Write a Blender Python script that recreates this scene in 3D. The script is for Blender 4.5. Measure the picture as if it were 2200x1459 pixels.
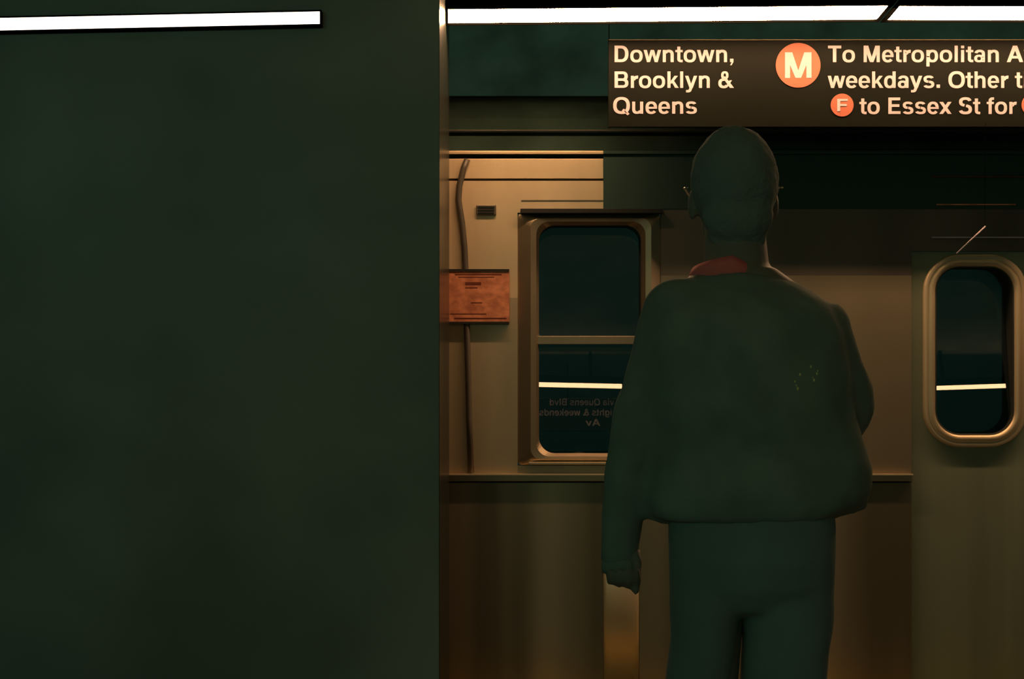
import bpy, bmesh, math, random
from mathutils import Vector, Matrix
random.seed(4)
R = math.radians
S = bpy.context.scene
C = S.collection
for o in list(bpy.data.objects): bpy.data.objects.remove(o)

# ------------------------------------------------ camera, world, exposure
F = 3055.0; CX = 1100.0; HY = 758.0; EYE = 1.40
cam = bpy.data.objects.new('camera', bpy.data.cameras.new('camera')); C.objects.link(cam)
cam.location = (0, 0, EYE); cam.rotation_euler = (R(90), 0, 0)
cam.data.sensor_width = 36; cam.data.lens = 36 * F / 2200
cam.data.shift_y = (HY - 729.5) / 2200
cam.data.clip_start = .05
S.camera = cam
S.view_settings.view_transform = 'Standard'; S.view_settings.look = 'None'
S.view_settings.exposure = 0.0; S.view_settings.gamma = 1.0
S.view_settings.use_curve_mapping = False
world = bpy.data.worlds.new('world'); S.world = world; world.use_nodes = True
WB = world.node_tree.nodes['Background']
WB.inputs[0].default_value = (.40, .80, .56, 1); WB.inputs[1].default_value = .034
TUBE_COL = (1.0, .56, .29); TUBE_L = 86.0           # platform edge tubes
WALL_L = 4.0                                         # tube flush on the dark wall
REAR_L = 6.5                                        # tubes behind the photographer
YW, YS, YG, YT = 4.93, 5.40, 5.58, 5.85                        # depths: wall tube, edge tubes, sign, train side
# added green fill behind the camera, lifts the dark wall and jacket
al = bpy.data.lights.new('added_green_fill', 'AREA'); al.shape = 'RECTANGLE'; al.size = 5; al.size_y = .6
al.color = (.42, .90, .58); al.energy = 29
alo = bpy.data.objects.new('added_green_fill', al); C.objects.link(alo); alo.location = (-3.2, -4.4, 3.0)
alo.rotation_euler = (Vector((-1.0, 5.0, 1.2)) - Vector(alo.location)).to_track_quat('-Z', 'Y').to_euler()

def P(px, py, Y): return Vector(((px - CX) / F * Y, Y, EYE - (py - HY) / F * Y))
def X(px, Y=YT): return (px - CX) / F * Y
def Z(py, Y=YT): return EYE - (py - HY) / F * Y

def area(name, loc, aim, sx, sy, col, e):
    l = bpy.data.lights.new(name, 'AREA'); l.shape = 'RECTANGLE'; l.size = sx; l.size_y = sy; l.color = col; l.energy = e
    o = bpy.data.objects.new(name, l); C.objects.link(o); o.location = loc
    o.rotation_euler = (Vector(aim) - Vector(loc)).to_track_quat('-Z', 'Y').to_euler(); return o
area('added_back_fill', (.5, 7.9, 4.25), (.5, 9.9, 3.0), 9, .3, (.50, .90, .62), 4.2)       # added unseen fill, lifts the back wall above the car
area('added_car_fill', (.5, 7.4, 2.30), (.5, 8.0, 1.0), 7, .2, (.34, .85, .74), 3.6)      # added teal fill, brightens the view through the windows
# ------------------------------------------------ materials
def mat(name, col, rough=.6, metal=0, emit=None, strength=0, ior=1.5, bump=0, bscale=30, vary=0, vscale=(3, 3, 3), spec=.5, coat=0, detail=3, lo=.35, hi=.65):
    m = bpy.data.materials.new(name); m.use_nodes = True
    nt = m.node_tree; b = nt.nodes['Principled BSDF']
    b.inputs['Base Color'].default_value = (*col, 1); b.inputs['Roughness'].default_value = rough
    b.inputs['Metallic'].default_value = metal; b.inputs['IOR'].default_value = ior
    b.inputs['Specular IOR Level'].default_value = spec; b.inputs['Coat Weight'].default_value = coat
    if emit:
        b.inputs['Emission Color'].default_value = (*emit, 1); b.inputs['Emission Strength'].default_value = strength
    if vary or bump:
        tc = nt.nodes.new('ShaderNodeTexCoord')
    if vary:
        mp = nt.nodes.new('ShaderNodeMapping'); mp.inputs['Scale'].default_value = vscale
        n = nt.nodes.new('ShaderNodeTexNoise'); n.inputs['Scale'].default_value = 1; n.inputs['Detail'].default_value = detail
        r = nt.nodes.new('ShaderNodeValToRGB'); r.color_ramp.elements[0].position = lo; r.color_ramp.elements[1].position = hi
        r.color_ramp.elements[0].color = (*[c * (1 - vary) for c in col], 1)
        r.color_ramp.elements[1].color = (*[min(1, c * (1 + vary * .6)) for c in col], 1)
        nt.links.new(tc.outputs['Object'], mp.inputs[0]); nt.links.new(mp.outputs[0], n.inputs['Vector'])
        nt.links.new(n.outputs['Fac'], r.inputs[0]); nt.links.new(r.outputs[0], b.inputs['Base Color'])
    if bump:
        n2 = nt.nodes.new('ShaderNodeTexNoise'); n2.inputs['Scale'].default_value = bscale; n2.inputs['Detail'].default_value = 4
        bp = nt.nodes.new('ShaderNodeBump'); bp.inputs['Strength'].default_value = bump; bp.inputs['Distance'].default_value = .005
        nt.links.new(tc.outputs['Object'], n2.inputs['Vector']); nt.links.new(n2.outputs['Fac'], bp.inputs['Height'])
        nt.links.new(bp.outputs[0], b.inputs['Normal'])
    return m
def glass_mat(name, tint, f0=.20):
    m = bpy.data.materials.new(name); m.use_nodes = True; nt = m.node_tree
    nt.nodes.clear(); out = nt.nodes.new('ShaderNodeOutputMaterial')
    fr = nt.nodes.new('ShaderNodeFresnel'); fr.inputs[0].default_value = (1 + f0 ** .5) / (1 - f0 ** .5)
    tr = nt.nodes.new('ShaderNodeBsdfTransparent'); tr.inputs[0].default_value = (*tint, 1)
    gl = nt.nodes.new('ShaderNodeBsdfGlossy'); gl.inputs['Roughness'].default_value = .0
    mx = nt.nodes.new('ShaderNodeMixShader')
    nt.links.new(fr.outputs[0], mx.inputs[0]); nt.links.new(tr.outputs[0], mx.inputs[1])
    nt.links.new(gl.outputs[0], mx.inputs[2]); nt.links.new(mx.outputs[0], out.inputs[0])
    return m
M = {}
M['steel'] = mat('brushed_steel', (.50, .41, .28), .44, .92, vary=.22, vscale=(2.3, 1, .25), bump=.05, bscale=60, detail=1.5)
M['steel_mid'] = mat('satin_steel', (.74, .60, .39), .46, .72, vary=.15, vscale=(5, 1, .8), bump=.04)
M['corner'] = mat('dark_gloss_corner', (.030, .034, .026), .24, spec=.45)
M['door'] = mat('door_steel', (.27, .31, .21), .5, .35, vary=.2, vscale=(5, 1, .2), bump=.04)
M['steel_low'] = mat('brushed_steel_lower', (.44, .38, .26), .48, .90, vary=.42, vscale=(4.2, 1, .10), bump=.05, bscale=60, detail=1.0, lo=.40, hi=.66)
M['cream'] = mat('lit_cream', (.97, .76, .48), .43, .5, vary=.08, vscale=(6, 1, 2), bump=.04)  # bright tone that puts the tubes' stronger light high up into the colour
M['steel_dark'] = mat('dark_shade_steel', (.17, .15, .12), .5, .6, vary=.2, vscale=(3, 3, 1))  # dark fittings; on the side panel it also paints the sign's shadow
M['rubber'] = mat('black_rubber', (.015, .018, .015), .7)
M['black'] = mat('shadow_black', (.042, .085, .070), .8, spec=.2)  # near-black tone that paints the sign's shadow on the car
M['roof'] = mat('sooty_roof', (.034, .058, .046), .95, spec=0, vary=.3)
M['interior'] = mat('dark_interior', (.4, .5, .5), .7)
M['glass'] = glass_mat('tinted_glass', (.6, .7, .66))
M['wall'] = mat('dark_green_gloss_paint', (.33, .38, .32), .34, vary=.25, vscale=(1.1, 1, 1.3), bump=.12, bscale=14, spec=.22)
M['tile'] = mat('dark_wall', (.50, .60, .52), .7, vary=.3)
M['ceil'] = mat('sooty_ceiling', (.14, .18, .15), .9, vary=.3)
M['floor'] = mat('grey_concrete', (.10, .10, .09), .75, vary=.3, bump=.2)
M['yellow'] = mat('safety_yellow', (.45, .32, .03), .7)
M['housing'] = mat('black_fixture', (.0012, .0012, .001), .9, spec=.0)
M['endcap'] = mat('lamp_end_cap', (.25, .22, .16), .5)
M['tube'] = mat('lit_tube', (.8, .8, .8), .5, emit=TUBE_COL, strength=TUBE_L)
M['tube_wall'] = mat('lit_wall_tube', (.8, .8, .8), .5, emit=(1, .85, .68), strength=WALL_L)
M['tube_rear'] = mat('lit_rear_tube', (.8, .8, .8), .5, emit=TUBE_COL, strength=REAR_L)
M['sign'] = mat('black_sign_enamel', (.0055, .007, .0035), .55, vary=.12, spec=.14, bump=.03)
M['frame'] = mat('sign_edge', (.22, .20, .12), .45, .5)
M['letter'] = mat('white_vinyl', (.60, .53, .58), .5, spec=.2)
M['orange'] = mat('orange_vinyl', (.52, .16, .10), .5, spec=.2)
M['plate'] = mat('orange_plate', (.95, .33, .17), .5, .25, vary=.35, vscale=(22, 1, 30))
M['plate_dark'] = mat('plate_print', (.16, .035, .015), .6)
M['jacket'] = mat('dark_jacket', (.25, .31, .25), .9, vary=.15, vscale=(9, 9, 9), bump=.5, bscale=18, spec=.1)
M['trousers'] = mat('dark_trousers', (.23, .31, .28), .92, vary=.12, vscale=(8, 8, 4), bump=.35, bscale=20, spec=.1)
M['skin'] = mat('skin', (.24, .22, .17), .6, spec=.2)
M['hair'] = mat('dark_hair', (.22, .27, .23), .9, bump=.6, bscale=120, spec=.1)
M['shirt'] = mat('rust_shirt', (.98, .22, .20), .85, bump=.2, bscale=80)
M['speck'] = mat('pale_print_and_glint', (.95, .85, .30), .6)  # jacket specks, and the painted glint on the glasses
M['chrome'] = mat('polished_steel', (.95, .88, .75), .18, 1)
M['shoe'] = mat('shoe_leather', (.03, .03, .03), .5)
M['sole'] = mat('shoe_sole', (.2, .2, .18), .8)
M['eye'] = mat('eye_white', (.6, .6, .58), .3)
M['rail'] = mat('rusty_rail', (.12, .07, .04), .6, .5)

# ------------------------------------------------ helpers
def link(name, bm, m, parent=None, smooth=False):
    me = bpy.data.meshes.new(name); bmesh.ops.recalc_face_normals(bm, faces=bm.faces)
    bm.to_mesh(me); bm.free()
    o = bpy.data.objects.new(name, me); C.objects.link(o)
    me.materials.append(M[m] if isinstance(m, str) else m)
    if smooth:
        for p in me.polygons: p.use_smooth = True
    if parent:
        o.parent = parent; o.matrix_parent_inverse = parent.matrix_basis.inverted()
    return o
def empty(name, loc, label, cat, group=None):
    o = bpy.data.objects.new(name, None); C.objects.link(o); o.location = loc
    o.empty_display_size = .1
    o['label'] = label; o['category'] = cat
    if group: o['group'] = group
    return o
def struct(o): o['kind'] = 'structure'; return o
def box(bm, x0, x1, y0, y1, z0, z1, bev=0):
    t = bmesh.new(); bmesh.ops.create_cube(t, size=1)
    for v in t.verts:
        v.co = Vector(((x0 + x1) / 2 + v.co.x * (x1 - x0), (y0 + y1) / 2 + v.co.y * (y1 - y0), (z0 + z1) / 2 + v.co.z * (z1 - z0)))
    if bev: bmesh.ops.bevel(t, geom=t.edges[:], offset=bev, segments=2, affect='EDGES', profile=.5)
    me = bpy.data.meshes.new('t'); t.to_mesh(me); t.free(); bm.from_mesh(me); bpy.data.meshes.remove(me)
def boxo(name, x0, x1, y0, y1, z0, z1, m, parent=None, bev=0):
    bm = bmesh.new(); box(bm, x0, x1, y0, y1, z0, z1, bev); return link(name, bm, m, parent, False)
def tube(bm, pts, radii, n=16, cap=True, flat=1.0):
    """swept round section along pts; closed ends"""
    pts = [Vector(p) for p in pts]; rings = []
    for i, p in enumerate(pts):
        d = (pts[min(i + 1, len(pts) - 1)] - pts[max(i - 1, 0)]).normalized()
        up = Vector((0, 1, 0)) if abs(d.y) < .9 else Vector((1, 0, 0))
        a = d.cross(up).normalized(); b = d.cross(a).normalized()
        r = radii[i] if isinstance(radii, (list, tuple)) else radii
        rings.append([bm.verts.new(p + a * r * math.cos(t) + b * r * flat * math.sin(t)) for t in [2 * math.pi * k / n for k in range(n)]])
    for q, s in zip(rings, rings[1:]):
        for k in range(n): bm.faces.new((q[k], q[(k + 1) % n], s[(k + 1) % n], s[k]))
    if cap: bm.faces.new(rings[0][::-1]); bm.faces.new(rings[-1])
def capsule(bm, a, b, r0, r1, n=16):
    a = Vector(a); b = Vector(b); d = (b - a).normalized(); pts = []; rr = []
    for t in (80, 60, 40, 20): pts.append(a - d * r0 * math.sin(R(t))); rr.append(r0 * math.cos(R(t)))
    pts += [a, b]; rr += [r0, r1]
    for t in (20, 40, 60, 80): pts.append(b + d * r1 * math.sin(R(t))); rr.append(r1 * math.cos(R(t)))
    tube(bm, pts, rr, n)
def ball(bm, c, rx, ry, rz, rot=None, n=24):
    m = Matrix.Translation(c) @ (rot.to_4x4() if rot else Matrix()) @ Matrix.Diagonal((rx, ry, rz, 1))
    bmesh.ops.create_uvsphere(bm, u_segments=n, v_segments=n // 2 + 2, radius=1, matrix=m)
def loft(bm, rings, n=36, p=2.4):
    """rings: (cx, cy, z, rx, ry) superellipses stacked in z"""
    L = []
    for cx, cy, z, rx, ry in rings:
        r = []
        for k in range(n):
            t = 2 * math.pi * k / n; c, s = math.cos(t), math.sin(t)
            r.append(bm.verts.new((cx + rx * math.copysign(abs(c) ** (2 / p), c), cy + ry * math.copysign(abs(s) ** (2 / p), s), z)))
        L.append(r)
    for q, s in zip(L, L[1:]):
        for k in range(n): bm.faces.new((q[k], q[(k + 1) % n], s[(k + 1) % n], s[k]))
    bm.faces.new(L[0][::-1]); bm.faces.new(L[-1])
def remeshed(name, bm, m, parent, voxel, smooth_it=4, wrinkle=0, wscale=.1, stretch=None):
    bmesh.ops.recalc_face_normals(bm, faces=bm.faces)
    me = bpy.data.meshes.new(name + '_src'); bm.to_mesh(me); bm.free()
    o = bpy.data.objects.new(name + '_src', me); C.objects.link(o)
    md = o.modifiers.new('r', 'REMESH'); md.mode = 'VOXEL'; md.voxel_size = voxel
    if smooth_it:
        s = o.modifiers.new('s', 'SMOOTH'); s.iterations = smooth_it; s.factor = .5
    if wrinkle:
        tx = bpy.data.textures.new(name, 'CLOUDS'); tx.noise_scale = wscale
        d = o.modifiers.new('d', 'DISPLACE'); d.texture = tx; d.strength = wrinkle; d.texture_coords = 'LOCAL'
    dg = bpy.context.evaluated_depsgraph_get()
    me2 = bpy.data.meshes.new_from_object(o.evaluated_get(dg)); me2.name = name
    bpy.data.objects.remove(o); bpy.data.meshes.remove(me)
    r = bpy.data.objects.new(name, me2); C.objects.link(r)
    me2.materials.clear(); me2.materials.append(M[m])
    for p in me2.polygons: p.use_smooth = True
    if parent: r.parent = parent; r.matrix_parent_inverse = parent.matrix_basis.inverted()
    return r
def rr_loop(x0, x1, z0, z1, r, n=8):
    """rounded rectangle, 4*(n+1) points in x,z"""
    r = min(r, (x1 - x0) / 2 - 1e-4, (z1 - z0) / 2 - 1e-4); pts = []
    for cx, cz, a in ((x1 - r, z1 - r, 0), (x0 + r, z1 - r, 90), (x0 + r, z0 + r, 180), (x1 - r, z0 + r, 270)):
        for k in range(n + 1):
            t = R(a + 90 * k / n); pts.append((cx + r * math.cos(t), cz + r * math.sin(t)))
    return pts
def rr_rings(bm, loops, close=True):
    """loops: list of (pts, Y); joins consecutive loops (closed section if close)"""
    V = [[bm.verts.new((x, y, z)) for x, z in pts] for pts, y in loops]; n = len(V[0])
    prs = list(zip(V, V[1:])) + ([(V[-1], V[0])] if close else [])
    for q, s in prs:
        for k in range(n): bm.faces.new((q[k], q[(k + 1) % n], s[(k + 1) % n], s[k]))
def pane(name, pts_px, parent, tilt=0, y0=None, r=0.0, y_in=.012):
    """glass pane, rounded, leaning back by tilt about its bottom edge"""
    x0, x1, ytop, ybot = pts_px
    xa, xb, za, zb = X(x0), X(x1), Z(ybot), Z(ytop)
    bm = bmesh.new(); lp = rr_loop(xa, xb, za, zb, r); f = []
    base = y0 if y0 else YT + y_in
    for dy in (0, .004):
        f.append([bm.verts.new((x, base + dy + (z - za) * math.tan(tilt), z)) for x, z in lp])
    n = len(lp)
    bm.faces.new(f[0]); bm.faces.new(f[1][::-1])
    for k in range(n): bm.faces.new((f[0][k], f[0][(k + 1) % n], f[1][(k + 1) % n], f[1][k]))
    return link(name, bm, 'glass', parent)

# ------------------------------------------------ lettering (grotesque bold glyphs drawn as strokes)
def se(t, p=2.35):
    c, s = math.cos(R(t)), math.sin(R(t))
    return math.copysign(abs(c) ** (2 / p), c), math.copysign(abs(s) ** (2 / p), s)
def ring(cx, cy, rx, ry, a0=0, a1=360, sw=.185, sh=.15, n=None):
    n = n or max(6, int(abs(a1 - a0) / 9)); out = []
    for k in range(n):
        q = []
        for a in (a0 + (a1 - a0) * k / n, a0 + (a1 - a0) * (k + 1) / n):
            c, s = se(a); q.append(((cx + rx * c, cy + ry * s), (cx + (rx - sw) * c, cy + (ry - sh) * s)))
        out.append([q[0][0], q[1][0], q[1][1], q[0][1]])
    return out
def rc(x0, x1, y0, y1): return [[(x0, y0), (x1, y0), (x1, y1), (x0, y1)]]
def dia(xt0, xt1, yt, xb0, xb1, yb): return [[(xb0, yb), (xb1, yb), (xt1, yt), (xt0, yt)]]
XH = .735
arch = ring(.455, .46, .30, .29, 0, 158, .185, .155)
n_g = rc(.095, .28, 0, XH) + arch + rc(.57, .755, 0, .47)
v_g = dia(.015, .215, XH, .285, .47, 0) + dia(.555, .755, XH, .30, .485, 0)
O_g = ring(.54, .5, .50, .52, 0, 360, .205, .17)
cap_stem = rc(.10, .305, 0, 1)
o_g = ring(.4245, .365, .375, .385, 0, 360)
s_g = ring(.385, .530, .315, .222, 22, 265, .175, .14) + ring(.385, .212, .335, .228, -158, 88, .175, .14)
G = {
 ' ': (.386, []),
 'D': (1.003, cap_stem + rc(.1, .5, .835, 1) + rc(.1, .5, 0, .165) + ring(.48, .5, .46, .5, -90, 90, .205, .165)),
 'B': (1.003, cap_stem + rc(.1, .6, .84, 1) + rc(.1, .6, 0, .16) + rc(.1, .6, .43, .58) + ring(.58, .712, .325, .288, -90, 90, .2, .15) + ring(.58, .29, .365, .29, -90, 90, .2, .155)),
 'o': (.849, o_g), 'n': (.849, n_g),
 'u': (.849, [[(.849 - x, XH - y) for x, y in q] for q in n_g]),
 'h': (.849, n_g + rc(.095, .28, 0, 1)),
 'm': (1.235, rc(.095, .28, 0, XH) + ring(.42, .46, .26, .29, 0, 158, .18, .155) + rc(.5, .68, 0, .47) + ring(.86, .46, .28, .29, 0, 158, .18, .155) + rc(.96, 1.14, 0, .47)),
 'r': (.54, rc(.095, .28, 0, XH) + ring(.52, .40, .36, .345, 88, 165, .185, .18)),
 't': (.4625, rc(.125, .31, .18, .94) + rc(.01, .45, .605, XH) + ring(.37, .2, .245, .21, 180, 270, .185, .145) + rc(.36, .45, -.01, .135)),
 'w': (1.08, dia(.01, .205, XH, .215, .395, 0) + dia(.44, .62, XH, .235, .395, 0) + dia(.46, .64, XH, .685, .85, 0) + dia(.875, 1.07, XH, .685, .865, 0)),
 ',': (.386, rc(.09, .295, 0, .2) + dia(.20, .295, .01, .09, .19, -.19)),
 '.': (.386, rc(.09, .295, 0, .2)),
 'l': (.386, rc(.1, .285, 0, 1)),
 'i': (.386, rc(.1, .285, 0, XH) + rc(.1, .285, .84, 1)),
 'k': (.772, rc(.095, .28, 0, 1) + dia(.52, .74, XH, .2, .36, .27) + dia(.30, .47, .46, .56, .78, 0)),
 'y': (.772, v_g + dia(.36, .545, .2, .235, .42, -.12) + ring(.20, -.09, .215, .18, 270, 360, .18, .14) + rc(.08, .21, -.27, -.13)),
 '&': (1.003, ring(.44, .765, .225, .25, 0, 360, .15, .125) + ring(.37, .28, .325, .30, 75, 330, .19, .15) + dia(.255, .46, .70, .76, 1.0, 0) + dia(.73, .88, .46, .50, .62, .08)),
 'Q': (1.08, O_g + [[(.56, .20), (.68, .31), (1.02, .0), (.90, -.10)]]),
 'O': (1.08, O_g),
 'e': (.772, ring(.39, .365, .345, .385, 4, 322, .18, .145) + rc(.12, .735, .305, .42)),
 's': (.772, s_g),
 'S': (.926, ring(.46, .735, .385, .285, 15, 262, .2, .155) + ring(.46, .278, .405, .298, -165, 84, .2, .16)),
 'T': (.849, rc(.03, .82, .835, 1) + rc(.322, .527, 0, 1)),
 'M': (1.157, rc(.095, .28, 0, 1) + rc(.877, 1.062, 0, 1) + dia(.095, .36, 1, .475, .67, 0) + dia(.797, 1.062, 1, .487, .682, 0)),
 'p': (.849, rc(.095, .28, -.27, XH) + ring(.455, .365, .34, .385)),
 'd': (.849, rc(.57, .755, 0, 1) + ring(.395, .365, .34, .385)),
 'g': (.849, rc(.57, .755, -.02, XH) + ring(.395, .38, .34, .37) + ring(.415, -.04, .34, .24, 195, 360, .185, .14)),
 'a': (.772, ring(.335, .215, .29, .23, 0, 360, .175, .125) + ring(.375, .50, .315, .25, 0, 168, .18, .14) + rc(.51, .69, 0, .52)),
 'A': (1.003, dia(.375, .62, 1, .01, .225, 0) + dia(.38, .625, 1, .775, .99, 0) + rc(.22, .78, .22, .375)),
 'v': (.772, v_g),
 'E': (.926, cap_stem + rc(.1, .83, .835, 1) + rc(.1, .78, .43, .59) + rc(.1, .85, 0, .165)),
 'F': (.849, cap_stem + rc(.1, .81, .835, 1) + rc(.1, .74, .42, .58)),
 'x': (.772, dia(.01, .235, XH, .535, .765, 0) + dia(.535, .76, XH, .01, .235, 0)),
 'f': (.4625, rc(.125, .31, 0, .78) + rc(.01, .44, .605, XH) + ring(.37, .775, .245, .235, 90, 180, .185, .145) + rc(.365, .45, .865, 1.01)),
}
def text_w(t): return sum(G[c][0] for c in t)
def text_mesh(name, t, x, z, h, y, parent, m='letter', track=0, flip=False, depth=.0015, width=None):
    """x: left start, z: baseline, h: cap height, on plane y facing -y (or +y when flip); one part per letter"""
    s = -1 if flip else 1; cx = 0
    sx = h if not width else width / text_w(t)
    for c in t:
        adv, polys = G[c]
        if polys:
            bm = bmesh.new()
            for i, q in enumerate(polys):
                dd = depth + (i % 7) * 2e-5
                v = [bm.verts.new((x + s * (cx + u) * sx, y - s * dd, z + w_ * h)) for u, w_ in q]
                v2 = [bm.verts.new((p.co.x, y + s * .0003, p.co.z)) for p in v]; k = len(v)
                fs = [bm.faces.new(v), bm.faces.new(v2[::-1])] + [bm.faces.new((v[a], v2[a], v2[(a + 1) % k], v[(a + 1) % k])) for a in range(k)]
            me = bpy.data.meshes.new(name); bmesh.ops.recalc_face_normals(bm, faces=bm.faces); bm.to_mesh(me); bm.free()
            o = bpy.data.objects.new(name, me); C.objects.link(o); me.materials.append(M[m])
            if parent: o.parent = parent; o.matrix_parent_inverse = parent.matrix_basis.inverted()
        cx += adv + track
def disc(name, c, r, parent, m='orange', th=.003, s=1):
    bm = bmesh.new()
    tube(bm, [(c[0], c[1], c[2]), (c[0], c[1] - s * th, c[2])], r, n=64)
    return link(name, bm, m, parent)

# ================================================= STRUCTURE
struct(boxo('floor', -5, 6, -5, 5.66, -.2, 0, 'floor'))
edge = struct(boxo('trim_1', -5, 6, 5.66, 5.78, -.2, .004, 'yellow'))
struct(boxo('floor_trackbed', -5, 6, 5.66, 10.0, -1.3, -1.2, 'roof'))
struct(boxo('wall_platform_edge', -5, 6, 5.60, 5.66, -1.2, -.2, 'tile'))
struct(boxo('ceiling', -5, 6, -5, 6.0, 3.25, 3.4, 'ceil'))
struct(boxo('ceiling_track', -5, 6, 6.0, 10.0, 4.4, 4.5, 'ceil'))
struct(boxo('wall_soffit', -5, 6, 6.0, 6.1, 3.25, 4.4, 'ceil'))
struct(boxo('wall_back', -5, 6, 9.9, 10.05, -1.3, 4.4, 'tile'))
# the dark wall that ends beside the first tube
XW = X(943, YW + .02)
wl = boxo('wall_left', -4.6, XW, YW + .02, 5.72, 0, 3.25, 'wall'); struct(wl)
# corner trim along the side face
boxo('corner_plate', XW - .01, XW + .002, YW + .0205, 5.721, .0, 3.249, 'corner', wl)

# ================================================= LIGHT FIXTURES
def strip_light(y, x0, x1, zc0, zc1, label, group, mt, h=.042, d=.03, slant0=0, slant1=0, cap0=True, cap1=True, flush=False, sgn=1, lip=-.006):
    """zc0/zc1: centre heights at both ends; slant shears the ends; sgn=1 faces the camera"""
    t = empty('strip_light', ((x0 + x1) / 2, y, (zc0 + zc1) / 2), label, 'light fixture', group)
    bm = bmesh.new()
    def zc(x): return zc0 + (zc1 - zc0) * (x - x0) / (x1 - x0)
    def prism(bm, xa, xb, sa, sb, ya, yb, lo, hi):
        v = []
        for yy in (ya, yb):
            for xx, s in ((xa, sa), (xb, sb)):
                for k in (lo, hi): v.append(bm.verts.new((xx + s * (k / h), yy, zc(xx) + k)))
        for f in ((0, 1, 3, 2), (4, 6, 7, 5), (0, 2, 6, 4), (1, 5, 7, 3), (0, 4, 5, 1), (2, 3, 7, 6)): bm.faces.new([v[i] for i in f])
    g = .0 if not flush else .004
    prism(bm, x0, x1, slant0, slant1, y - d / 2, y + d / 2, -h / 2, h / 2)
    link('lamp_tube', bm, mt, t)
    bm = bmesh.new()
    if flush:
        for lo, hi in ((h / 2, h / 2 + .006), (-h / 2 - .006, -h / 2)):
            prism(bm, x0 - .006, x1 + .006, 0, 0, y - d / 2 - .0005, y + d / 2, lo, hi)
        prism(bm, x0 - .006, x1 + .006, 0, 0, y + d / 2 + .0005, y + d / 2 + .004, -h / 2 - .006, h / 2 + .006)
    else:
        prism(bm, x0 - .02, x1 + .02, slant0, slant1, y - d / 2, y + sgn * (d / 2 + .02), h / 2 + .001, h / 2 + .07)
        ya, yb = sorted((y + sgn * (d / 2 + .012), y + sgn * (d / 2 + .018)))
        prism(bm, x0 - .02, x1 + .02, slant0, slant1, ya, yb, -h / 2 + lip, h / 2 + .07)
    link('housing', bm, 'housing', t)
    for xa, xb, sl in ((x0 - .005, x0 - .0005, slant0), (x1 + .0005, x1 + .005, slant1)):
        bm = bmesh.new(); prism(bm, xa, xb, sl, sl, y - d / 2, y + d / 2, -h / 2, h / 2); link('end_cap', bm, 'housing', t)
    if not flush:
        for xx in (x0 + .25, x1 - .25):
            boxo('mounting_stem', xx - .012, xx + .012, y - .012, y + .012, zc(xx) + h / 2 + .07, 3.25, 'housing', t)
    return t
zs = lambda py: Z(py, YS)
strip_light(YW, X(-560, YW), X(688, YW), Z(66, YW), Z(40.5, YW), 'long lit tube flush on the dark wall, left of the wall corner', None, 'tube_wall', h=.0425, d=.034, flush=True)
strip_light(YS, X(963, YS), X(1895, YS), zs(35), zs(27), 'lit tube starting at the wall corner and ending at a slanted gap', 'platform edge tubes', 'tube', h=.0443, slant1=.037, cap0=True, cap1=False)
strip_light(YS, X(1920, YS), X(3100, YS), zs(28), zs(31), 'lit tube right of the slanted gap, running out of frame', 'platform edge tubes', 'tube', h=.0443, slant0=.037, cap0=False, cap1=True)

# ================================================= PLATFORM SIGN
sg = empty('direction_sign', P(1900, 180, YG), 'black hanging subway sign with white lettering and orange route bullets', 'sign')
sx0, sx1, sz0, sz1 = X(1307, YG), X(2760, YG), Z(272, YG), Z(85, YG)
boxo('sign_panel', sx0 + .001, sx1 - .001, YG, YG + .03, sz0, sz1 - .003, 'sign', sg)
bm = bmesh.new()
box(bm, sx0, sx1, YG - .004, YG + .034, sz1 - .003, sz1)
link('top_edge', bm, 'frame', sg)
for xx in (sx0 + .004, X(2235, YG), sx1 - .05):
    boxo('hanger_rod', xx - .0015, xx + .0015, YG + .014, YG + .017, sz1, 3.25, 'housing', sg)
k = YG / F; cap = 35.2 * k
def line(t, px, py, w=None, h=35.2, m='letter', name='letter'):
    return text_mesh(name, t, X(px, YG) - .09 * h * k, Z(py, YG), h * k, YG - .0005, sg, m, width=(w * k if w else None))
line('Downtown,', 1320, 133.5, 262)
line('Brooklyn &', 1320, 189, 260)
line('Queens', 1319, 244.5, 183)
line('To Metropolitan Av', 1781, 133.5, 448)
line('weekdays. Other times', 1781, 189)
line('to Essex St for', 1849, 245, 338)
b1 = disc('route_bullet', (X(1714.5, YG), YG, Z(140.5, YG)), 48 * k, sg)
b2 = disc('route_bullet', (X(1809, YG), YG, Z(226, YG)), 24.5 * k, sg)
b3 = disc('route_bullet', (X(2219, YG), YG, Z(226, YG)), 24.5 * k, sg)
text_mesh('bullet_letter', 'M', X(1680.5, YG), Z(168, YG), 55 * k, YG - .0032, b1, width=68 * k)
text_mesh('bullet_letter', 'F', X(1795, YG), Z(239.5, YG), 26.5 * k, YG - .0032, b2, width=27 * k)

# ================================================= TRAIN
tr = empty('subway_car', (1.0, 7.2, -1.2), 'stainless steel subway car standing beyond the platform sign', 'train')
xl, xr = -3.6, 4.6
DX0, DX1 = X(1958), X(2252)          # first door leaf
DX2 = DX1 + (DX1 - DX0)
wx0, wx1, wz0, wz1 = X(1112), X(1420), Z(1000), Z(457)      # window unit
belt = Z(1018)
def plate(name, x0, x1, y0, y1, z0, z1, m, bev=.0): return boxo(name, x0, x1, y0, y1, z0, z1, m, tr, bev)
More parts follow.
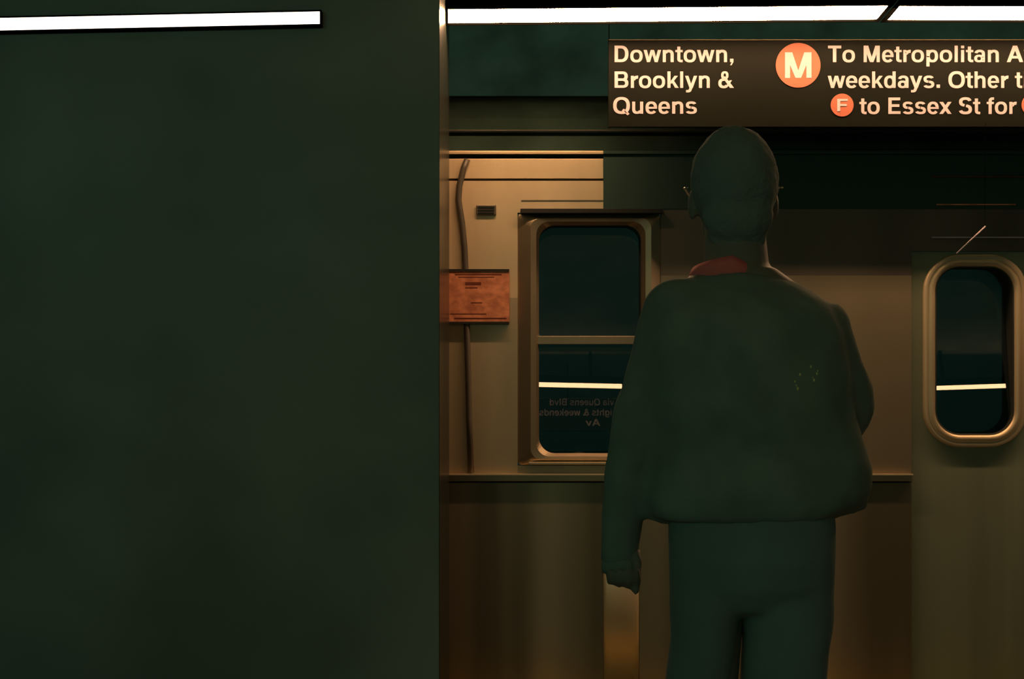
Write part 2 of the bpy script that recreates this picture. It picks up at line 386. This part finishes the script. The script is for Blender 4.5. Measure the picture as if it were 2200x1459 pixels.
# roof
bm = bmesh.new(); prof = []
for i in range(13):
    t = i / 12 * math.pi
    prof.append((YT + 1.35 - 1.35 * math.cos(t), Z(322) + .38 * math.sin(t) ** .75))
prof += [(y, z - .03) for y, z in prof[::-1]]
vs = [[bm.verts.new((x, y, z)) for y, z in prof] for x in (xl, xr)]
for i in range(len(prof)):
    j = (i + 1) % len(prof); bm.faces.new((vs[0][i], vs[0][j], vs[1][j], vs[1][i]))
bm.faces.new(vs[0]); bm.faces.new(vs[1][::-1])
link('roof', bm, 'roof', tr, False)
plate('roof_rib', xl, xr, YT - .004, YT + .02, Z(281), Z(279.4), 'steel_dark')
# fascia
plate('drip_rail', xl, X(1296), YT - .016, YT + .03, Z(332), Z(325), 'cream', .002)
plate('drip_rail', X(1296), xr, YT - .016, YT + .03, Z(332), Z(325), 'black', .002)  # rail darkened where the sign's shadow is painted
plate('fascia_back', xl, xr, YT + .012, YT + .03, Z(389), Z(332), 'rubber')
plate('fascia_panel', xl, X(1296), YT, YT + .012, Z(383.5), Z(341), 'cream', .001)
# upper side, around window and door
zt = Z(388.5)
plate('side_panel', xl, wx0, YT, YT + .03, Z(640), zt, 'cream')  # paler than the panel below: light falloff put into the colour
plate('side_panel', xl, wx0, YT, YT + .03, belt, Z(640), 'steel_mid')  # duller lower half of the same painted falloff
plate('side_panel', wx0, X(1296), YT, YT + .03, wz1, zt, 'cream')
plate('side_panel', X(1296), wx1, YT, YT + .03, wz1, zt, 'black')  # part of the painted sign shadow
plate('side_panel', wx0, wx1, YT, YT + .03, belt, wz0, 'steel')
plate('side_panel', wx1, DX0, YT, YT + .03, belt, Z(592), 'steel')
plate('side_panel', wx1, DX0, YT, YT + .03, Z(592), zt, 'steel_dark')  # darker steel paints the sign's shadow behind the head
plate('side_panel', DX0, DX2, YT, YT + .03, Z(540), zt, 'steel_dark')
plate('side_panel', DX2, xr, YT, YT + .03, belt, zt, 'steel')
plate('shadow_panel', X(1296), X(2260), YT - .004, YT + .010, Z(449), Z(333), 'black', .001)  # dark sheet added to give the sign's shadow a sharp edge
for a, b, py, m in ((2000, 2250, 380, 'plate_dark'), (2010, 2180, 440, 'plate'), (2000, 2230, 510.5, 'letter')):
    plate('trim_strip', X(a), X(b), YT - .012, YT - .003, Z(py + 1.3), Z(py - 1.3), m)
plate('seam', X(1120), X(1296), YT - .002, YT, Z(432.5), Z(430), 'steel_dark')
# window unit: bevelled frame, bar, panes, sill
w = empty('window_unit', (0, 0, 0), '', ''); del w['label']; del w['category']
w.parent = tr; w.matrix_parent_inverse = tr.matrix_basis.inverted()
px = YT / F
bm = bmesh.new()
ro = rr_loop(wx0, wx1, wz0, wz1, 12 * px)
r1 = rr_loop(X(1140), X(1398), Z(986), Z(470), 22 * px)
r2 = rr_loop(X(1152), X(1386), Z(980), Z(477), 28 * px)
r3 = rr_loop(X(1158), X(1378), Z(974), Z(484), 34 * px)
rr_rings(bm, [(ro, YT + .03), (ro, YT + .004), (r1, YT - .022), (r2, YT - .018), (r3, YT + .005), (r3, YT + .010), (ro, YT + .028)])
link('window_frame', bm, 'steel', w)
bm = bmesh.new(); r4 = rr_loop(X(1156), X(1380), Z(976), Z(482), 35 * px); rr_rings(bm, [(r3, YT + .011), (r4, YT + .011), (r4, YT + .12), (r3, YT + .12)])
link('seal', bm, 'rubber', w)
boxo('window_bar', X(1155), X(1380), YT - .006, YT + .05, Z(740), Z(722), 'steel', w, .002)
boxo('rubber_gutter', X(1118), X(1421), YT - .036, YT + .002, Z(460), Z(450), 'rubber', w, .002)
boxo('window_sill', X(1135), X(1425), YT - .030, YT + .002, Z(998), Z(991.5), 'steel_mid', w, .003)
TILT = R(9.5)
pane('upper_pane', (1154, 1382, 478, 731), w, TILT, y0=YT + .012, r=.06)
pane('lower_pane', (1154, 1382, 731, 979), w, TILT, y0=YT + .012, r=.05)
# belt rail and lower side
plate('belt_rail', xl, DX0, YT - .020, YT + .02, Z(1033.5), Z(1018), 'steel', .003)
plate('belt_rail', DX2, xr, YT - .020, YT + .02, Z(1033.5), Z(1018), 'steel', .003)
plate('rail_highlight', xl, DX0, YT - .028, YT - .018, Z(1020), Z(1017), 'cream')  # pale strip paints the highlight along the rail's top
plate('belt_groove', xl, DX0, YT + .010, YT + .02, Z(1037.5), Z(1033), 'rubber')
zb = -.06
plate('lower_panel', xl, X(1296), YT, YT + .03, zb, Z(1037.5), 'steel_low')
plate('lower_panel', X(1374), X(1700), YT, YT + .03, zb, Z(1037.5), 'steel_low')
plate('lower_panel', X(1702), DX0, YT, YT + .03, zb, Z(1037.5), 'steel_low')
plate('lower_panel', DX2, xr, YT, YT + .03, zb, Z(1037.5), 'steel_low')
# rounded vertical rib
bm = bmesh.new(); n = 10; a = []
for i in range(n + 1):
    t = math.pi * i / n; xx = X(1335) - X(1374) * 0 - (X(1374) - X(1296)) / 2 * math.cos(t)
    a.append((xx, YT + .004 - .014 * math.sin(t)))
top = [bm.verts.new((x, y, Z(1037.5))) for x, y in a]; bot = [bm.verts.new((x, y, zb)) for x, y in a]
for i in range(n): bm.faces.new((top[i], top[i + 1], bot[i + 1], bot[i]))
bk = [bm.verts.new((x, YT + .03, z)) for z in (Z(1037.5), zb) for x in (a[0][0], a[-1][0])]
bm.faces.new(top + [bk[1], bk[0]]); bm.faces.new(bot[::-1] + [bk[2], bk[3]]); bm.faces.new((top[0], bot[0], bk[2], bk[0])); bm.faces.new((top[-1], bk[1], bk[3], bot[-1]))
link('vertical_rib', bm, 'cream', tr, True)
# doors
def door(x0, x1, shift):
    d = empty('door', (0, 0, 0), '', ''); del d['label']; del d['category']
    d.parent = tr; d.matrix_parent_inverse = tr.matrix_basis.inverted()
    bm = bmesh.new(); s = shift
    ho = rr_loop(X(2012) + s, X(2180) + s, Z(934), Z(573), 52 * px)
    ou = rr_loop(x0 + .003, x1 - .003, zb + .01, Z(541), .002)
    rr_rings(bm, [(ou, YT + .012), (ho, YT + .012), (ho, YT + .10), (ou, YT + .05)])
    link('door_panel', bm, 'door', d)
    bm = bmesh.new(); h2 = rr_loop(X(2014) + s, X(2178) + s, Z(932), Z(575), 50 * px)
    rr_rings(bm, [(h2, YT + .012), (ho, YT + .010), (ho, YT + .14), (h2, YT + .14)]); link('seal', bm, 'rubber', d)
    bm = bmesh.new()
    g = [rr_loop(X(2012 - e) + s, X(2180 + e) + s, Z(934 + e), Z(573 - e), (52 + e) * px) for e in (0, 5, 13, 17, 24, 28)]
    rr_rings(bm, [(g[0], YT + .016), (g[1], YT - .004), (g[2], YT - .002), (g[3], YT + .008), (g[4], YT - .012), (g[5], YT + .011)], False)
    link('window_gasket', bm, 'steel_mid', d, True)
    bm2 = pane('door_glass', (2011, 2181, 572, 935), d, TILT, y0=YT + .018, r=.10)
    if s: 
        for v in bm2.data.vertices: v.co.x += s
    boxo('edge_rubber', x1 - .008, x1 + .0, YT + .004, YT + .05, zb + .01, Z(542), 'rubber', d)
    return d
door(DX0, DX1, 0); door(DX1, DX2, DX1 - DX0)
# small fittings left of the window
bm = bmesh.new()
pts = [(1004, 342), (996, 362), (987, 400), (985, 430), (993, 480), (998, 530), (1000, 575), (1003, 700), (1006, 800), (1008, 900), (1012, 1015)]
tube(bm, [P(a, b, YT - .012) for a, b in pts], 6.5 * px, n=10)
link('cable', bm, 'steel_dark', tr, True)
bm = bmesh.new(); box(bm, X(1023), X(1066), YT - .012, YT, Z(463), Z(441), .003)
vn = link('vent', bm, 'steel_dark', tr)
for q in range(3): boxo('slat', X(1027), X(1062), YT - .015, YT - .012, Z(447 + q * 6), Z(444 + q * 6), 'rubber', vn)
pl = boxo('notice_plate', X(935), X(1094), YT - .024, YT - .019, Z(692), Z(583), 'plate', tr)
for ya, yb, m in ((579, 583.5, 'rubber'), (691.5, 696, 'rubber')):
    boxo('plate_edge', X(935), X(1094), YT - .028, YT, Z(yb), Z(ya), m, pl)
for ya, yb, xa, xb in ((589, 592, 978, 1078), (595, 597, 985, 1062), (674, 676, 968, 1045), (683, 686, 976, 1088), (607, 613, 1000, 1034), (618, 620, 1000, 1026), (650, 652, 1012, 1036)):
    boxo('printed_line', X(xa), X(xb), YT - .0245, YT - .0238, Z(yb), Z(ya), 'plate_dark', pl)
# pale rod and cord added to stand in for a slanted bright streak
rod = empty('streak_rod', P(2086, 515, 5.46), 'thin pale rod standing in for a slanted bright streak in front of the rounded door window', 'rod')
bm = bmesh.new(); tube(bm, [P(2055, 545, 5.46), P(2117, 486, 5.46)], .0027, n=10); link('rod', bm, 'letter', rod, True)
bm = bmesh.new(); tube(bm, [P(2116, 487, 5.46), P(2116, 300, 5.5), P(2118, 262, YG - .004), P(2118, 262, YG + .002)], .0006, n=6); link('cord', bm, 'housing', rod, True)
# interior, far side, ends, underframe
plate('far_side', xl, xr, YT + 2.66, YT + 2.70, zb, Z(325), 'interior')
plate('car_floor', xl, xr, YT, YT + 2.70, zb - .05, zb, 'interior')
for xx in (xl, xr - .03): plate('end_wall', xx, xx + .03, YT, YT + 2.7, zb, Z(325), 'interior')
plate('underframe', xl + .1, xr - .1, YT + .3, YT + 2.4, -.75, zb - .05, 'roof')
for xx in (-2.4, -.4, 1.8, 3.6):
    for yy in (YT + .60, YT + 2.04):
        bm = bmesh.new(); tube(bm, [(xx, yy, -.68), (xx, yy + .12, -.68)], .40, n=28); link('wheel', bm, 'rail', tr)
for i, yy in enumerate((YT + .62, YT + 2.06)):
    struct(boxo('trim_%d' % (i + 2), -5, 6, yy, yy + .07, -1.2, -1.08, 'rail'))

# ================================================= REFLECTED FIXTURE AND SIGN BEHIND THE PHOTOGRAPHER
YR = .60
def refl(pxx, pyy, ydest):
    """point behind the camera whose mirror image in the lower pane stands at this pixel"""
    d = Vector(((pxx - CX) / F, 1, -(pyy - HY) / F))
    y0 = YT + .012; za = Z(979); tt = math.tan(TILT)
    # plane: y = y0 + (z - za) * tt
    s = (y0 + (EYE - za) * tt) / (1 - d.z * tt)
    hit = Vector((0, 0, EYE)) + d * s
    nrm = Vector((0, -1, tt)).normalized()
    r = d - 2 * d.dot(nrm) * nrm
    u = (ydest - hit.y) / r.y
    return hit + r * u
a = refl(1336, 830, YR); b = refl(1000, 823, YR)
strip_light(YR, b.x, a.x, b.z, a.z, 'lit tube behind the photographer, mirrored in the square train window', 'rear tubes', 'tube_rear', h=.030, cap1=True, sgn=-1)
a2 = refl(1960, 836, YR); b2 = refl(2330, 824, YR)
strip_light(YR, a2.x, b2.x, a2.z, b2.z, 'lit tube behind the photographer, mirrored in the rounded door window', 'rear tubes', 'tube_rear', h=.027, sgn=-1)
YR2 = YR - .30
e0 = refl(1150, 856, YR2); e1 = refl(1160, 925, YR2)
rs = empty('rear_sign', (0, YR2, e0.z), 'black hanging sign behind the photographer, mirrored faintly in the train window', 'sign')
xa, xb = refl(1142, 870, YR2).x, refl(1700, 870, YR2).x
zr0, zr1 = e1.z, e0.z
boxo('sign_panel', xa, xb, YR2 - .03, YR2, zr0, zr1 - .003, 'sign', rs)
boxo('top_edge', xa, xb, YR2 - .034, YR2 + .004, zr1 - .003, zr1, 'frame', rs)
for xx in (xa + .3, xb - .3): boxo('hanger_rod', xx - .006, xx + .006, YR2 - .02, YR2 - .008, zr1, 3.25, 'housing', rs)
def rline(t, pr, pl_, py):
    p0 = refl(pr, py, YR2); p1 = refl(pl_, py, YR2); hh = abs(refl(pr, py - 14.5, YR2).z - p0.z)
    text_mesh('letter', t, p0.x, p0.z, hh, YR2 + .0005, rs, flip=True, width=abs(p1.x - p0.x))
rline('via Queens Blvd', 1320, 1180, 871)
rline('nights & weekends', 1327, 1158, 893)
rline('Av', 1290, 1258, 915)

# ================================================= PERSON
PY = 2.67; pk = PY / F
def pp(a, b, dy=0): return Vector(((a - CX) * pk, PY + dy, EYE - (b - HY) * pk))
def px_(a): return (a - CX) * pk
def pz_(b): return EYE - (b - HY) * pk

def hand(bm, wrist, d, pn, th, curl=1.0, L=1.0, W=1.0, lat=.62):
    """wrist point, direction d, palm normal pn, thumb side th"""
    d = d.normalized(); th = th.normalized(); pn = pn.normalized()
    for s in (-.026, -.009, .009, .026):
        capsule(bm, wrist + d * .012 + th * s * .75, wrist + d * .078 * L + th * s * W, .0135, .012, 12)
    capsule(bm, wrist - d * .06, wrist + d * .02, .026, .024, 14)
    for s, ln in ((-.029, .058), (-.010, .072), (.010, .078), (.029, .068)):
        p = wrist + d * .080 * L + th * s * W; a = 0; ln *= L
        for seg, (fr, rr) in enumerate(((.45, .0095), (.32, .0088), (.25, .0078))):
            a += R((38, 52, 42)[seg]) * curl
            q = p + (d * math.cos(a) + pn * math.sin(a)) * ln * fr * 1.15
            capsule(bm, p, q, rr, rr * .93, 10); p = q
    p = wrist + d * .018 + th * .024 * W
    q = p + (d * .55 + th * lat + pn * .35).normalized() * .038; capsule(bm, p, q, .0135, .0115, 10)
    r = q + (d * .93 + pn * .30 - th * .1).normalized() * .030; capsule(bm, q, r, .0105, .0095, 10)
    r2 = r + (d * .95 + pn * .3 - th * .15).normalized() * .024; capsule(bm, r, r2, .0095, .0080, 10)

bm = bmesh.new()
hx = px_(1586); hy = PY + .055; hz = pz_(408)
hr = Matrix.Rotation(R(-14), 3, 'X')
ball(bm, (hx, hy, hz + .012), .077, .096, .104, hr)
ball(bm, (hx, hy + .030, hz - .050), .058, .066, .075, hr)                     # jaw and face
ball(bm, (hx, hy + .078, hz - .098), .022, .020, .017)                          # chin
capsule(bm, (hx, hy + .098, hz + .012), (hx, hy + .116, hz - .030), .009, .013, 10)   # nose
capsule(bm, (hx - .019, hy + .094, hz - .064), (hx + .019, hy + .094, hz - .064), .008, .008, 10)  # mouth
for s in (-1, 1):
    ball(bm, (hx + s * .078, hy + .006, hz - .022), .009, .021, .031, hr)       # ears
    ball(bm, (hx + s * .032, hy + .088, hz + .016), .020, .009, .008)           # brow
capsule(bm, (hx, PY + .02, pz_(600)), (hx, hy - .008, hz - .05), .064, .056, 20)      # neck
loft(bm, [(px_(1612), PY, .93, .13, .09), (px_(1612), PY, 1.05, .130, .095), (hx, PY, 1.2, .135, .10), (hx, PY, 1.35, .160, .11), (hx, PY + .005, 1.45, .165, .10), (hx, PY + .01, 1.53, .11, .075), (hx, PY + .015, 1.56, .07, .06)])
# arms
shL, elL, wrL = pp(1450, 690), pp(1368, 930, .0), pp(1336, 1158, .045)
shR, elR, wrR = pp(1735, 690), pp(1822, 888, .04), pp(1745, 905, .27)
capsule(bm, shL, elL, .050, .038); capsule(bm, elL, wrL, .037, .027)
capsule(bm, shR, elR, .050, .038); capsule(bm, elR, wrR, .037, .027)
hand(bm, wrL, Vector((.05, -.06, -1)), Vector((0, -1, .06)), Vector((1, -.1, 0)), 1.25, .84, .82, .15)
hand(bm, wrR, (wrR - elR).normalized(), Vector((-.3, .2, .9)), Vector((.9, .4, 0)), .75)
# legs
hipL, hipR = Vector((px_(1520), PY, .92)), Vector((px_(1690), PY, .92))
knL, knR = Vector((px_(1505), PY + .015, .50)), Vector((px_(1692), PY + .02, .50))
anL, anR = Vector((px_(1498), PY - .02, .09)), Vector((px_(1700), PY - .02, .09))
for h_, k_, a_ in ((hipL, knL, anL), (hipR, knR, anR)):
    capsule(bm, h_, k_, .068, .052); capsule(bm, k_, k_.lerp(a_, .35) + Vector((0, -.012, 0)), .052, .052); capsule(bm, k_.lerp(a_, .35) + Vector((0, -.012, 0)), a_, .052, .036)
    capsule(bm, a_ + Vector((0, -.02, -.045)), a_ + Vector((0, .15, -.055)), .032, .026)
person = remeshed('person', bm, 'skin', None, .0055, 3)
person['label'] = 'person seen from behind in a dark jacket, head bowed, one arm hanging, elbow out'
person['category'] = 'person'

# hair: shell over the skull
bm = bmesh.new()
ball(bm, (hx, hy - .006, hz + .020), .084, .100, .108, hr)
ball(bm, (hx, hy - .050, hz - .045), .068, .048, .062, hr)
ball(bm, (hx, hy - .045, hz - .085), .056, .034, .040, hr)
for v in bm.verts:                                 # forehead line
    if v.co.y > hy + .045 and v.co.z < hz + .06: v.co.y = hy + .045
hair = remeshed('hair', bm, 'hair', person, .006, 3, .008, .03)
# eyes
for s in (-1, 1):
    bm = bmesh.new(); ball(bm, (hx + s * .031, hy + .088, hz + .002), .0115, .0115, .0115, n=14); link('eye', bm, 'eye', person, True)
# glasses
bm = bmesh.new()
for s in (-1, 1):
    tube(bm, [(hx + s * .088, hy - .005, hz + .010), (hx + s * .090, hy + .04, hz + .014), (hx + s * .072, hy + .112, hz + .008)], .0018, n=8)
    c = Vector((hx + s * .034, hy + .116, hz + .002)); pts = [c + Vector((.026 * math.cos(t), 0, .019 * math.sin(t))) for t in [2 * math.pi * i / 20 for i in range(21)]]
    tube(bm, pts, .0015, n=6, cap=False)
tube(bm, [(hx - .009, hy + .118, hz + .006), (hx + .009, hy + .118, hz + .006)], .0015, n=6)
gl = link('glasses', bm, 'chrome', person, True)
bm = bmesh.new(); ball(bm, (px_(1692), hy + .0, pz_(396)), .0028, .003, .0018, n=10); link('hinge_glint', bm, 'speck', gl, True)  # pale dot painted as the glint at the temple
# shirt collar
bm = bmesh.new()
n = 40; rings = []
for zz, rr, off in ((1.535, .078, 0), (1.562, .072, .004), (1.574, .066, .008), (1.572, .060, .008), (1.54, .058, 0)):
    r_ = []
    for i in range(n):
        t = 2 * math.pi * i / n; sn = -math.sin(t)
        lift = .010 * max(0, sn) * (1 if zz > 1.55 else 0) - (.020 * abs(math.cos(t)) if zz > 1.55 else 0)
        r_.append(bm.verts.new((px_(1566) + rr * 1.0 * math.cos(t), PY + .012 + off + rr * .95 * math.sin(t), zz - .004 + lift - .010 * math.cos(t) * (1 if zz > 1.55 else 0))))
    rings.append(r_)
for q, s_ in zip(rings, rings[1:] + rings[:1]):
    for i in range(n): bm.faces.new((q[i], q[(i + 1) % n], s_[(i + 1) % n], s_[i]))
link('shirt_collar', bm, 'shirt', person, True)['label'] = 'rust red shirt collar'
# jacket
bm = bmesh.new()
def jr(b, l, r, ry, dy=0): return ((px_(l) + px_(r)) / 2, PY + dy, pz_(b), (px_(r) - px_(l)) / 2, ry)
loft(bm, [jr(1112, 1402, 1795, .128, .01), jr(1102, 1393, 1808, .135, .01), jr(1085, 1387, 1846, .140, .01), jr(1050, 1384, 1871, .142, .01), jr(1000, 1384, 1872, .142, .01),
          jr(955, 1384, 1858, .140, .01), jr(900, 1382, 1835, .138), jr(840, 1380, 1828, .138), jr(780, 1376, 1826, .138), jr(720, 1382, 1812, .134), jr(680, 1396, 1795, .126), jr(645, 1420, 1768, .114, .005),
          jr(618, 1452, 1725, .098, .01), jr(600, 1480, 1688, .086, .012), jr(588, 1500, 1650, .074, .014)], p=2.25)
capsule(bm, pp(1452, 668), pp(1446, 700), .062, .062)
tube(bm, [pp(1446, 668), pp(1438, 700), pp(1412, 800), pp(1380, 900), pp(1366, 950), pp(1354, 1020, .015), pp(1342, 1110, .035), pp(1339, 1170, .045), pp(1339, 1222, .055)],
     [.050, .060, .058, .054, .052, .049, .040, .037, .038], 24)
tube(bm, [pp(1742, 668), pp(1752, 700), pp(1776, 760, .01), pp(1800, 820, .02), pp(1818, 850, .035), pp(1827, 885, .05)],
     [.050, .063, .061, .061, .060, .056], 24)
capsule(bm, pp(1826, 872, .04), pp(1822, 905, .05), .054, .052)
tube(bm, [pp(1826, 890, .03), pp(1810, 892, .09), pp(1760, 902, .235)], [.055, .050, .038], 24)
for a_, b_, r_ in (((1400, 1106), (1440, 1116), .012), ((1800, 1098), (1850, 1080), .014)): capsule(bm, pp(*a_), pp(*b_), r_, r_)
jk = remeshed('jacket', bm, 'jacket', person, .010, 3, .012, .09)
# ragged cuff
bm = bmesh.new(); n = 28; rng = []
cc = pp(1339, 1212, .053)
for q, (dz, rr) in enumerate(((0.02, .036), (-.012, .038), (-.033, .0365), (-.030, .031), (.01, .031))):
    rw = []
    for i in range(n):
        t = 2 * math.pi * i / n
        jag = (random.uniform(-.003, .003) - .008 * math.cos(t)) if q in (2, 3) else 0
        rw.append(bm.verts.new(cc + Vector((rr * math.cos(t), rr * math.sin(t), dz + jag))))
    rng.append(rw)
for q, s_ in zip(rng, rng[1:] + rng[:1]):
    for i in range(n): bm.faces.new((q[i], q[(i + 1) % n], s_[(i + 1) % n], s_[i]))
link('cuff', bm, 'jacket', jk, True)
# worn pale specks on the back of the jacket
bm = bmesh.new()
dg = bpy.context.evaluated_depsgraph_get(); dg.update()
for a_, b_, r_ in ((1742, 788, .0022), (1719, 805, .0024), (1755, 803, .0022), (1749, 817, .0025), (1708, 820, .0018), (1714, 835, .0028), (1711, 828, .0016), (1757, 797, .0016), (1746, 811, .0014)):
    o0 = Vector((0, 0, EYE)); dd = (pp(a_, b_) - o0).normalized()
    ok, loc, nn, _ = jk.ray_cast(o0, dd)
    if not ok: loc = pp(a_, b_, -.14)
    ball(bm, loc - dd * .0002, r_ * .8, .0012, r_ * 1.25, n=8)
link('pale_specks', bm, 'speck', jk, True)['label'] = 'scatter of pale yellow specks'
# trousers
bm = bmesh.new()
loft(bm, [jr(1318, 1448, 1780, .050), jr(1300, 1440, 1788, .085), jr(1250, 1439, 1789, .112), jr(1190, 1438, 1790, .124), jr(1120, 1437, 1790, .12), jr(1040, 1450, 1780, .115)], p=2.6)
def leg(l):
    loft(bm, [(px_(c), PY + dy, z, rx, ry) for c, z, rx, ry, dy in l], p=2.3)
lz = pz_
leg([(1498, .075, .062, .075, -.01), (1500, .14, .060, .072, -.01), (1500, .45, .066, .078, .01), (1500, lz(1500), .0620, .082, .01), (1502, lz(1459), .0612, .084, .01), (1506, lz(1420), .0600, .086, .005), (1511, lz(1370), .0594, .090, 0), (1513, lz(1310), .0635, .095, 0), (1518, lz(1200), .07, .1, 0)])
leg([(1702, .075, .064, .075, -.01), (1700, .14, .062, .072, -.01), (1690, .45, .074, .080, .01), (1683, lz(1500), .0800, .084, .01), (1684, lz(1459), .0795, .086, .01), (1686, lz(1400), .0800, .088, .005), (1690, lz(1350), .0830, .090, 0), (1690, lz(1310), .0860, .095, 0), (1690, lz(1200), .086, .1, 0)])
remeshed('trousers', bm, 'trousers', person, .0060, 9, .003, .08)
# shoes
for c in (anL, anR):
    bm = bmesh.new()
    loft(bm, [(c.x, c.y + .055, .018, .046, .140), (c.x, c.y + .055, .040, .047, .142), (c.x, c.y + .040, .062, .044, .120), (c.x, c.y + .012, .085, .040, .080), (c.x, c.y - .005, .105, .038, .052)], p=2.3)
    sh = link('shoe', bm, 'shoe', person, True)
    bm = bmesh.new(); loft(bm, [(c.x, c.y + .055, 0, .048, .144), (c.x, c.y + .055, .020, .049, .146)], p=2.3); link('sole', bm, 'sole', sh)
